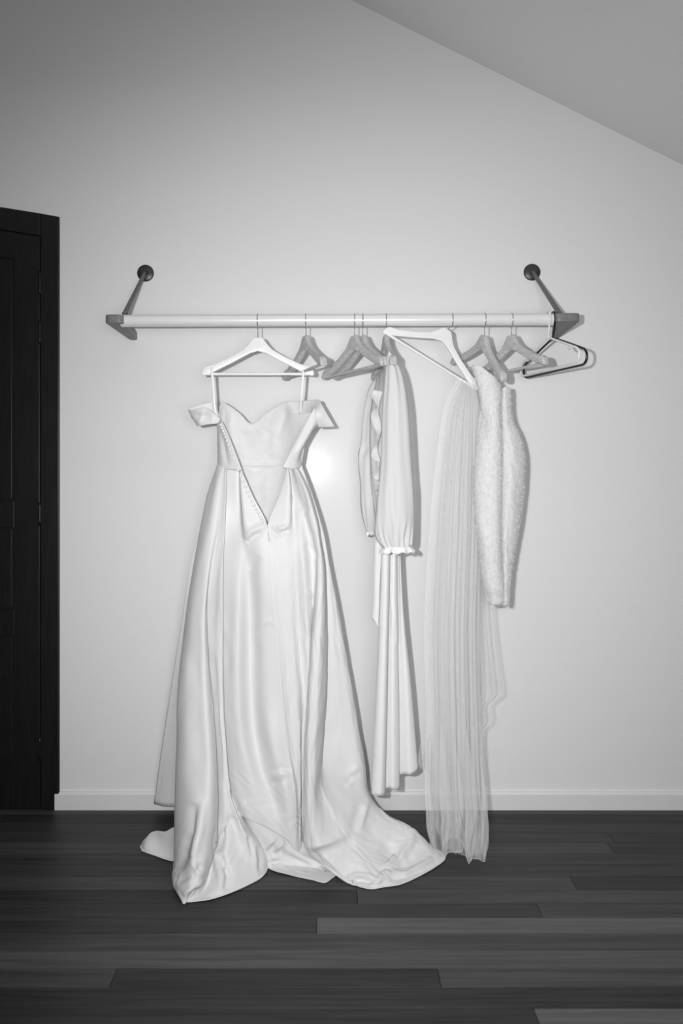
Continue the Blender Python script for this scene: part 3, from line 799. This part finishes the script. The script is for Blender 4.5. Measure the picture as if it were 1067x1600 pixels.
sl_l = [
 [(338,626,.275),(340,640,.275),(343,654,.28)],
 [(324,630,.275),(326,642,.27),(330,656,.275)],
 [(309,634,.285),(310,645,.28),(318,658,.285)],
 [(294,640,.305),(300,652,.302),(308,665,.31)],
 [(303,640,.335),(306,652,.335),(313,665.5,.335)],
 [(321,637,.352),(322,650,.345),(326,663,.348)],
 [(333,645,.352),(333,654,.348),(336,662,.35)],
 [(345,655,.340),(343,658,.340),(341,661.5,.340)],
]
GSL = loft(sl_l, 20, 6, 0)
for p, r, a in [([(318,640),(314,652),(311,662)], 3, .006), ([(300,646),(308,650),(330,652)], 5, -.006)]: GSL = stroke(GSL, p, r, a)
cloth_obj('sleeve', [GSL], M['satin'], gown)
# hanger loops
def ribbon(name, pts, w, mat, parent, thick=.0012):
    wpts = [P(*p) for p in pts]; k = w / 2
    fine = cr_chain(np.array(wpts), np.linspace(0, len(wpts) - 1, 8 * (len(wpts) - 1) + 1)) if len(wpts) > 2 else np.linspace(wpts[0], wpts[1], 12)
    G = np.array([fine + np.array((-k, 0, 0)), fine, fine + np.array((k, 0, 0))])
    return cloth_obj(name, [G], mat, parent, thick)
ribbon('hanger_strap', [(331,574,.312),(332.5,600,.312),(335,632,.31),(339,656,.296)], .0105, M['strap'], gown)
ribbon('hanger_strap', [(474,578,.312),(472.5,600,.312),(470.5,625,.30),(469,646,.268)], .0105, M['strap'], gown)
# covered buttons down the open edge
edge = np.array([P(*p) for p in [(345,664,.346),(354,687,.353),(367,722,.358),(385,764,.372),(401,797,.381),(413,818,.386)]])
eb = cr_chain(edge, np.linspace(0, len(edge) - 1, 25))
bm = bmesh.new(); bmesh.ops.create_uvsphere(bm, u_segments=12, v_segments=8, radius=0.0056)
for v in bm.verts: v.co.y *= 0.7
bme = bpy.data.meshes.new('button'); bm.to_mesh(bme); bm.free()
bme.polygons.foreach_set('use_smooth', [True] * len(bme.polygons))
for i, p in enumerate(eb):
    b = link('button', bme, M['button'], panel_l); b.location = Vector(tuple(p)) - gown.location

# ------------------------------------------------------------------ robe with sheer sleeves
robe = empty('bridal_robe', tuple(P(612, 1240, 0.37)), 'long white robe with sheer puffed sleeves and a ruffled front', 'robe')
skirt = [
 [(594,800,.34),(596,850,.35),(594,974,.36),(588,1122,.37),(586,1238,.37)],
 [(594,800,.372),(596,850,.38),(592.5,974,.385),(585.5,1122,.39),(581,1241,.395)],
 [(599,800,.385),(600,850,.395),(597,974,.40),(591,1122,.41),(587,1243,.413)],
 [(604,800,.385),(605,850,.395),(602,1000,.405),(599,1122,.413),(595,1243,.417)],
 [(608,800,.372),(609,850,.38),(606,1012,.385),(604,1122,.39),(601,1242,.395)],
 [(607,800,.345),(607,850,.345),(603.5,1012,.345),(600.5,1122,.345),(598,1235,.345)],
 [(610,800,.355),(611,852,.355),(608,1012,.356),(607,1122,.36),(606.5,1231,.362)],
 [(615,800,.36),(616,853,.362),(614,1012,.368),(614,1122,.372),(614,1233,.375)],
 [(619,800,.345),(620,855,.345),(621,985,.35),(623,1122,.352),(624,1232,.352)],
 [(617,800,.315),(618,850,.315),(618.5,985,.315),(619.5,1122,.315),(620,1215,.315)],
 [(622,800,.325),(623,850,.325),(624,985,.33),(628,1122,.333),(630,1209,.335)],
 [(623.5,800,.335),(624.3,850,.337),(628,957,.342),(636,1067,.346),(641,1210,.35)],
 [(624,800,.325),(625,850,.325),(631,957,.325),(642,1067,.325),(653,1202,.325)],
 [(621,800,.29),(622,850,.29),(626,957,.29),(636,1067,.29),(646,1195,.29)],
]
GS = loft(skirt, 80, 6, 2)
for p, r, a in [([(611,930),(615,960),(613,990)], 3, .005), ([(618,940),(619,980),(619,1010)], 2.5, .004)]: GS = stroke(GS, p, r, a)
cloth_obj('skirt', [GS], M['robe'], robe)
torso = [
 [(594,600,.26),(586,660,.28),(584,740,.31),(593,850,.335)],
 [(588,592,.29),(579,650,.315),(579,740,.335),(592,850,.355)],
 [(592,588,.34),(588,650,.355),(588,740,.365),(598,850,.38)],
 [(600,572,.42),(601,650,.39),(602,740,.385),(609,850,.39)],
 [(606,556,.48),(614,650,.405),(617,740,.39),(619,850,.37)],
 [(614,570,.40),(624,650,.35),(627,740,.35),(624,850,.335)],
 [(612,590,.28),(618,650,.28),(620,740,.29),(621,850,.295)],
]
GTo = loft(torso, 50, 6, 1)
u = np.linspace(0, 1, GTo.shape[0])[:, None]; v = np.linspace(0, 1, GTo.shape[1])[None, :]
GTo = GTo + facing(grid_normals(GTo)) * (0.0014 * np.sin(u * 50 + 3 * np.sin(v * 5)))[..., None]
cloth_obj('bodice', [GTo], M['chiffon'], robe)
near = [
 [(606,556,.46),(605,590,.43),(602,650,.42),(600,720,.42),(596,790,.42),(598,835,.43),(606,855,.44)],
 [(604.5,552,.475),(602,590,.45),(598,645,.45),(595.5,722,.45),(588.5,795,.45),(588,838,.45),(603,857,.45)],
 [(606,550,.49),(607,590,.468),(605,645,.472),(604,722,.475),(597,795,.475),(597,838,.472),(608,862,.465)],
 [(608,549,.495),(615,590,.478),(617,645,.485),(618,722,.488),(615,795,.49),(614,838,.485),(619,865,.47)],
 [(610,550,.49),(622,585,.468),(630,640,.475),(634,722,.477),(636,795,.48),(632,838,.475),(631,862,.467)],
 [(612.5,553,.475),(627.5,582,.45),(637.5,632,.45),(643,712,.45),(646.5,792,.45),(644,832,.45),(642,852,.452)],
 [(612,556,.455),(624,590,.43),(633,640,.42),(638,712,.415),(640,792,.415),(638,832,.43),(637,850,.435)],
]
GN = loft(near, 60, 8, 1)
u = np.linspace(0, 1, GN.shape[0])[:, None]; v = np.linspace(0, 1, GN.shape[1])[None, :]
GN = GN + facing(grid_normals(GN)) * ((0.0014 * np.sin(u * 34 + 2 * np.sin(v * 4)) + 0.005 * np.clip((v - .84) / .12, 0, 1) * np.sin(u * 70)) * np.clip(v / .1, 0, 1))[..., None]
for p, r, a in [([(613,740),(612,790),(622,845)], 5, -.008), ([(626,800),(627,825),(630,850)], 4, -.005), ([(638,820),(634,838),(632,850)], 3, -.005)]: GN = stroke(GN, p, r, a)
cloth_obj('sleeve', [GN], M['chiffon'], robe)
def frill(name, centre, rx, ry, h, waves, amp, mat, parent):
    c = P(*centre); n = 96; rowsv = 6
    G = np.zeros((n + 1, rowsv, 3))
    for i in range(n + 1):
        a = 2 * math.pi * i / n
        for j in range(rowsv):
            t = j / (rowsv - 1)
            k = 1 + 0.28 * t + amp * t * math.sin(waves * a)
            G[i, j] = c + np.array((rx * k * math.cos(a), ry * k * math.sin(a), -h * t + 0.004 * t * math.sin(waves * a + 1)))
    return cloth_obj(name, [G], mat, parent, .0008)
frill('cuff', (622, 853, .455), .046, .026, .024, 9, .16, M['robe'], robe)
far = [
 [(589,588,.228),(577,609,.238),(569,652,.248),(566,690,.253),(562,715,.258),(565,757,.258),(566,800,.258),(573,830,.255)],
 [(588,588,.24),(576,609,.25),(567.5,652,.26),(564.5,690,.265),(560,715,.27),(563,757,.27),(564.5,800,.27),(572,830,.265)],
 [(590,588,.265),(581,640,.28),(573,700,.288),(568,740,.292),(568,790,.292),(574,832,.278)],
 [(594,589,.275),(590,640,.29),(585,700,.30),(580,750,.302),(577,800,.30),(578,834,.282)],
 [(599,591,.275),(599,640,.285),(597,700,.295),(592,755,.295),(587,800,.29),(584.5,835,.275)],
 [(600,592,.25),(600,640,.255),(598,700,.26),(592,755,.26),(586,800,.26),(583,834,.262)],
]
GFa = loft(far, 50, 8, 1)
u = np.linspace(0, 1, GFa.shape[0])[:, None]; v = np.linspace(0, 1, GFa.shape[1])[None, :]
GFa = GFa + facing(grid_normals(GFa)) * (0.0012 * np.sin(u * 30 + 2 * np.sin(v * 5)) * np.clip(v / .1, 0, 1))[..., None]
GFa = stroke(GFa, [(562,714),(572,700),(580,694)], 5, -.008)
cloth_obj('sleeve', [GFa], M['chiffon'], robe)
frill('cuff', (578, 830, .272), .015, .014, .014, 7, .16, M['robe'], robe)
# ruffle down the front edge
rc = cr_chain(np.array([P(*p) for p in [(598,612,.40),(592,640,.40),(596,670,.405),(590,700,.41),(595,725,.41),(592,748,.41),(594,765,.41)]]), np.linspace(0, 6, 121))
G = np.zeros((121, 7, 3))
for i in range(121):
    t = i / 120
    for j in range(7):
        s = j / 6
        wv = (math.sin(i * 0.42 + 1.5 * math.sin(i * .11)) * 0.006 + math.sin(i * .19 + 1) * .006) * s
        wid = 0.040 * (0.62 + 0.38 * math.sin(i * .21 + .5 + math.sin(i * .07))) * (1 - .5 * t)
        G[i, j] = rc[i] + np.array((-wid * s, wv - 0.010 * s, math.cos(i * 0.23) * .006 * s))
cloth_obj('ruffle', [G], M['chiffon'], robe, .0008)
tie = [[(585,832,.385),(584,900,.385),(583,945,.385),(581,968,.385)], [(590,832,.395),(589,900,.392),(588,945,.392),(587,974,.392)], [(598,832,.39),(594,900,.388),(592.5,945,.388),(591,979,.388)]]
cloth_obj('sash_tie', [loft(tie, 30, 6, 1)], M['robe'], robe, .001)

# ------------------------------------------------------------------ veil
veil = empty('bridal_veil', tuple(P(715, 1345, 0.38) * np.array((1, 1, 0))), 'long sheer tulle veil falling to the floor beside the fur stole', 'veil')
def sheet(left_, right_, nv, nu, folds, amp, ph, dmid, crumple=0.0):
    """Gathered sheet between two outlines; folds gathers of depth amp."""
    A = resample(left_, nv); B = resample(right_, nv)
    G = np.zeros((nu + 1, nv + 1, 3))
    v = np.linspace(0, 1, nv + 1)
    for i in range(nu + 1):
        u = i / nu
        g = folds * u * 2 * math.pi
        dep = amp * np.sin(g + ph + 0.8 * np.sin(2.2 * v + ph)) * (0.25 + 0.75 * v) + .35 * amp * np.sin(2.7 * g + 2 * ph + 1.3 * v)
        lat = 0.5 * amp * np.cos(g * 1.0 + ph + 1.1 * v) * math.sin(math.pi * u)
        q = A * (1 - u) + B * u
        q[:, 1] -= dep * math.sin(math.pi * min(max(u, .02), .98)) ** .4 + dmid * math.sin(math.pi * u) * np.clip(v * 3, 0, 1)
        q[:, 0] += lat * (0.3 + 0.7 * v)
        if crumple:
            low = np.clip((v - .86) / .1, 0, 1)
            q[:, 0] += low * crumple * np.sin(v * 70 + u * 23 + ph) * .6
            q[:, 1] += low * crumple * np.sin(v * 55 + u * 31 + 2 * ph)
            q[:, 2] += low * crumple * 1.2 * np.abs(np.sin(u * folds * 4.5 + ph))
        G[i] = q
    return G
vl = [(717,588,.30),(702,614,.305),(693,638,.31),(684,695,.32),(676.5,755,.325),(669,845,.33),(664.5,920,.335),(662,980,.34),(663,1040,.345),(666,1120,.345),(664,1180,.35),(663,1260,.36),(664,1299,.37),(673,1336,.385)]
vr = [(742,602,.30),(750,640,.31),(752,700,.31),(752,755,.31),(752,845,.315),(750,920,.32),(749,980,.325),(750,1040,.33),(752,1120,.34),(755,1180,.345),(760,1260,.36),(764.5,1292,.37),(760,1334,.385),(760,1347,.395)]
def lobes(G, hem_pts, centres, pull, start=.84):
    """Let the hem fall in separate lobes: each column ends at its own height and draws in to its lobe."""
    px, py = proj(G); V = G.shape[1]
    v = np.linspace(0, 1, V); low = np.clip((v - start) / (1 - start), 0, 1) ** 1.4
    hx, hy = zip(*hem_pts)
    for i in range(G.shape[0]):
        bx = px[i, -1]; c = min(centres, key=lambda q: abs(q - bx))
        dcol = -G[i, -1, 1]
        zt = max(Z(np.interp(bx, hx, hy), dcol), 0.004)
        G[i, :, 2] += low * (zt - G[i, -1, 2])
        G[i, :, 0] += low * pull * (X(c, dcol) - G[i, -1, 0])
    return G
G1 = sheet(vl, vr, 120, 150, 4.5, .006, .4, .05, .006)
G1 = lobes(G1, [(660,1316),(668,1326),(682,1338),(697,1342),(707,1334),(713,1330),(719,1318),(725,1338),(732,1350),(742,1340),(750,1346),(762,1348)], (688, 733, 757), .45)
cloth_obj('outer_tulle', [clamp_floor(G1)], M['tulle'], veil, 0)
vl2 = [(722,592,.28),(708,618,.275),(699,645,.27),(690,700,.265),(683,755,.26),(677,845,.255),(673,920,.25),(671,980,.245),(672,1040,.24),(674,1120,.24),(675,1200,.25),(675,1260,.27),(680,1300,.30),(690,1340,.36)]
vr2 = [(738,598,.28),(748,640,.275),(750,700,.27),(750,755,.265),(750,845,.26),(750,920,.26),(749,980,.255),(748,1040,.25),(748,1120,.25),(748,1200,.26),(746,1260,.28),(744,1300,.31),(738,1349,.385)]
G2 = sheet(vl2, vr2, 110, 130, 5.5, .006, 2.1, .03, .008)
G2 = lobes(G2, [(670,1300),(690,1326),(705,1318),(716,1300),(730,1332),(748,1320)], (690, 728), .5)
cloth_obj('inner_tulle', [clamp_floor(G2)], M['tulle_inner'], veil, 0)
vl3 = [(726,600,.25),(716,650,.24),(710,755,.225),(706,900,.21),(704,1040,.20),(702,1160,.20),(700,1250,.22),(698,1300,.27),(700,1334,.33)]
vr3 = [(744,606,.26),(756,680,.25),(762,800,.24),(768,900,.235),(772,945,.23),(778,1009,.225),(787,1074,.22),(787,1086,.225),(769,1103,.235),(770.5,1127,.24),(757,1143,.25),(758,1220,.26),(762,1267,.28),(764,1300,.31),(757,1340,.36)]
G3 = sheet(vl3, vr3, 130, 120, 3.5, .008, 4.0, .03, .008)
cloth_obj('under_tulle', [clamp_floor(G3)], M['tulle_inner'], veil, 0)
puff = [[(664,1140,.35),(660,1170,.35),(663,1205,.35)], [(656,1165,.36),(654,1182,.36),(658,1201,.36)], [(652.5,1185,.35),(653,1192,.35),(656,1200,.35)]]
cloth_obj('tulle_loop', [loft(puff, 20, 6, 0)], M['tulle'], veil, 0)
for fl_, fr_ in (
    ([(664,1150,.385),(664,1240,.385),(667,1290,.385),(674,1330,.39)], [(665,1150,.385),(674,1240,.385),(679,1290,.388),(681,1334,.392)]),
    ([(688,1130,.40),(686,1230,.40),(690,1290,.40),(690,1338,.40)], [(690,1130,.40),(702,1230,.402),(703,1290,.402),(697,1341,.402)]),
    ([(709,1160,.395),(711,1240,.395),(712,1290,.395),(716,1322,.395)], [(711,1160,.395),(723,1240,.395),(722,1290,.395),(720,1324,.395)]),
    ([(727,1140,.405),(729,1240,.405),(727,1290,.405),(729,1346,DF(1346))], [(729,1140,.405),(745,1240,.405),(746,1290,.405),(737,1348,DF(1348))]),
    ([(750,1180,.39),(753,1250,.39),(752,1300,.39),(748,1344,.395)], [(751,1180,.388),(760,1250,.388),(763,1300,.388),(758,1347,.395)])):
    Gf = sheet(fl_, fr_, 40, 10, 1.0, .004, 1.0, .004, .003)
    cloth_obj('tulle_fold', [clamp_floor(Gf)], M['tulle'], veil, 0)
# bound edge of the tulle along the hem
hem = [G1[i, -1] for i in range(0, G1.shape[0])]
link('hem_edge', tube_mesh('hem_edge', hem, 0.0007, 6, org=veil.location), M['strap'], veil)

# ------------------------------------------------------------------ fur stole
stole = empty('fur_stole', tuple(P(778, 948, 0.37)), 'short white faux-fur stole hanging doubled over its hanger', 'stole')
furl = [
 [(744,575,.34),(752,605,.345),(757,630,.345),(753,690,.335),(748,745,.325),(749,795,.325),(755,850,.33),(760,900,.34),(768,936,.365)],
 [(738,571,.36),(746,602,.37),(752,630,.37),(746,690,.362),(740.5,745,.355),(742,795,.355),(748,850,.355),(754,900,.36),(764,941,.372)],
 [(742,570,.378),(750,600,.39),(755,635,.392),(751,695,.39),(746,750,.388),(747.5,805,.388),(753,860,.388),(759,912,.388),(768,945,.382)],
 [(750,572,.388),(760,602,.402),(765,640,.405),(763,700,.41),(760,760,.41),(760,820,.41),(764,880,.41),(769,925,.402),(774,946,.388)],
 [(766,584,.392),(772,606,.405),(775,640,.408),(775,700,.412),(774,760,.414),(774,820,.414),(776,880,.41),(780,922,.40),(781,944,.386)],
 [(775,592,.382),(781,608,.388),(780,640,.392),(783,700,.392),(782,760,.394),(781,820,.394),(782,890,.392),(785,920,.388),(785,940,.38)],
 [(773,595,.36),(778,611,.362),(777,640,.364),(780,700,.364),(779,760,.364),(778,820,.364),(779,890,.364),(781,920,.366),(783,938,.372)],
]
furr = [
 [(783,612,.345),(781,655,.345),(781,700,.345),(780,760,.345),(779,820,.345),(780,880,.345),(783,925,.36),(786,942,.37)],
 [(785,608,.36),(784.5,650,.36),(786,700,.362),(785,760,.362),(784,820,.362),(785,880,.36),(787,925,.368),(788,946,.374)],
 [(788,605,.366),(790,655,.368),(796,698,.382),(797,745,.386),(794,800,.384),(790,860,.378),(789.5,915,.376),(790,947,.375)],
 [(792,605,.362),(795,655,.36),(805,690,.368),(809,728,.370),(806,790,.368),(798,860,.364),(793,910,.368),(791,945,.37)],
 [(795,606,.35),(799,657,.345),(811,681,.338),(818.5,715,.333),(818,750,.333),(812,805,.333),(802,860,.345),(796,895,.352),(792,940,.362)],
 [(792,608,.33),(796,657,.325),(806,683,.315),(812,715,.31),(811,750,.31),(805,805,.312),(797,860,.32),(791,895,.33),(789,936,.35)],
]
GA = loft(furl, 90, 8, 1); GBf = loft(furr, 90, 8, 1)
for p, r, a in [([(752,640),(756,660),(754,690)], 7, -.008), ([(748,800),(758,840),(764,880)], 7, .006), ([(766,620),(772,660),(770,700)], 8, .005), ([(756,940),(772,930),(786,934)], 4, -.006)]:
    GA = stroke(GA, p, r, a)
for p, r, a in [([(794,690),(797,715),(806,735)], 4, -.007), ([(796,790),(794,830),(792,870)], 4, -.006), ([(786,660),(787,720),(786,800)], 4, .003)]:
    GBf = stroke(GBf, p, r, a)
def fuzz(G, amp):
    N = facing(grid_normals(G))
    return G + N * (rng.normal(0, amp, G.shape[:2]))[..., None]
cloth_obj('front_fold', [fuzz(GA, .0006)], M['fur'], stole, .006)
cloth_obj('rear_fold', [fuzz(GBf, .0006)], M['fur'], stole, .006)
vs_, fs = [], []
for G, nst in ((GA, 15000), (GBf, 11000)):
    N = facing(grid_normals(G)); U, V = G.shape[:2]
    ii = rng.uniform(0, U - 1.001, nst); jj = rng.uniform(0, V - 1.001, nst)
    i0 = ii.astype(int); j0 = jj.astype(int); fi = (ii - i0)[:, None]; fj = (jj - j0)[:, None]
    p = (G[i0, j0] * (1 - fi) * (1 - fj) + G[i0 + 1, j0] * fi * (1 - fj) + G[i0, j0 + 1] * (1 - fi) * fj + G[i0 + 1, j0 + 1] * fi * fj)
    n = N[i0, j0]
    # outward at the contours too
    dirv = n * 0.55 + np.array((0, 0, -0.75)) + rng.normal(0, .33, (nst, 3))
    dirv /= np.linalg.norm(dirv, axis=1, keepdims=True)
    ln = rng.uniform(.007, .016, (nst, 1))
    sd = np.cross(dirv, rng.normal(0, 1, (nst, 3))); sd /= np.linalg.norm(sd, axis=1, keepdims=True)
    p = p + n * .0025
    a = p + sd * .00045; b = p - sd * .00045; c = p + dirv * ln
    o0 = len(vs_)
    allv = np.stack([a, b, c], axis=1).reshape(-1, 3)
    vs_ += list(allv); fs += [(o0 + 3 * k, o0 + 3 * k + 1, o0 + 3 * k + 2) for k in range(nst)]
pile = link('fur_pile', mesh_from('fur_pile', vs_, fs, False, stole.location), M['fur_hair'], stole)
pile['kind'] = 'stuff'
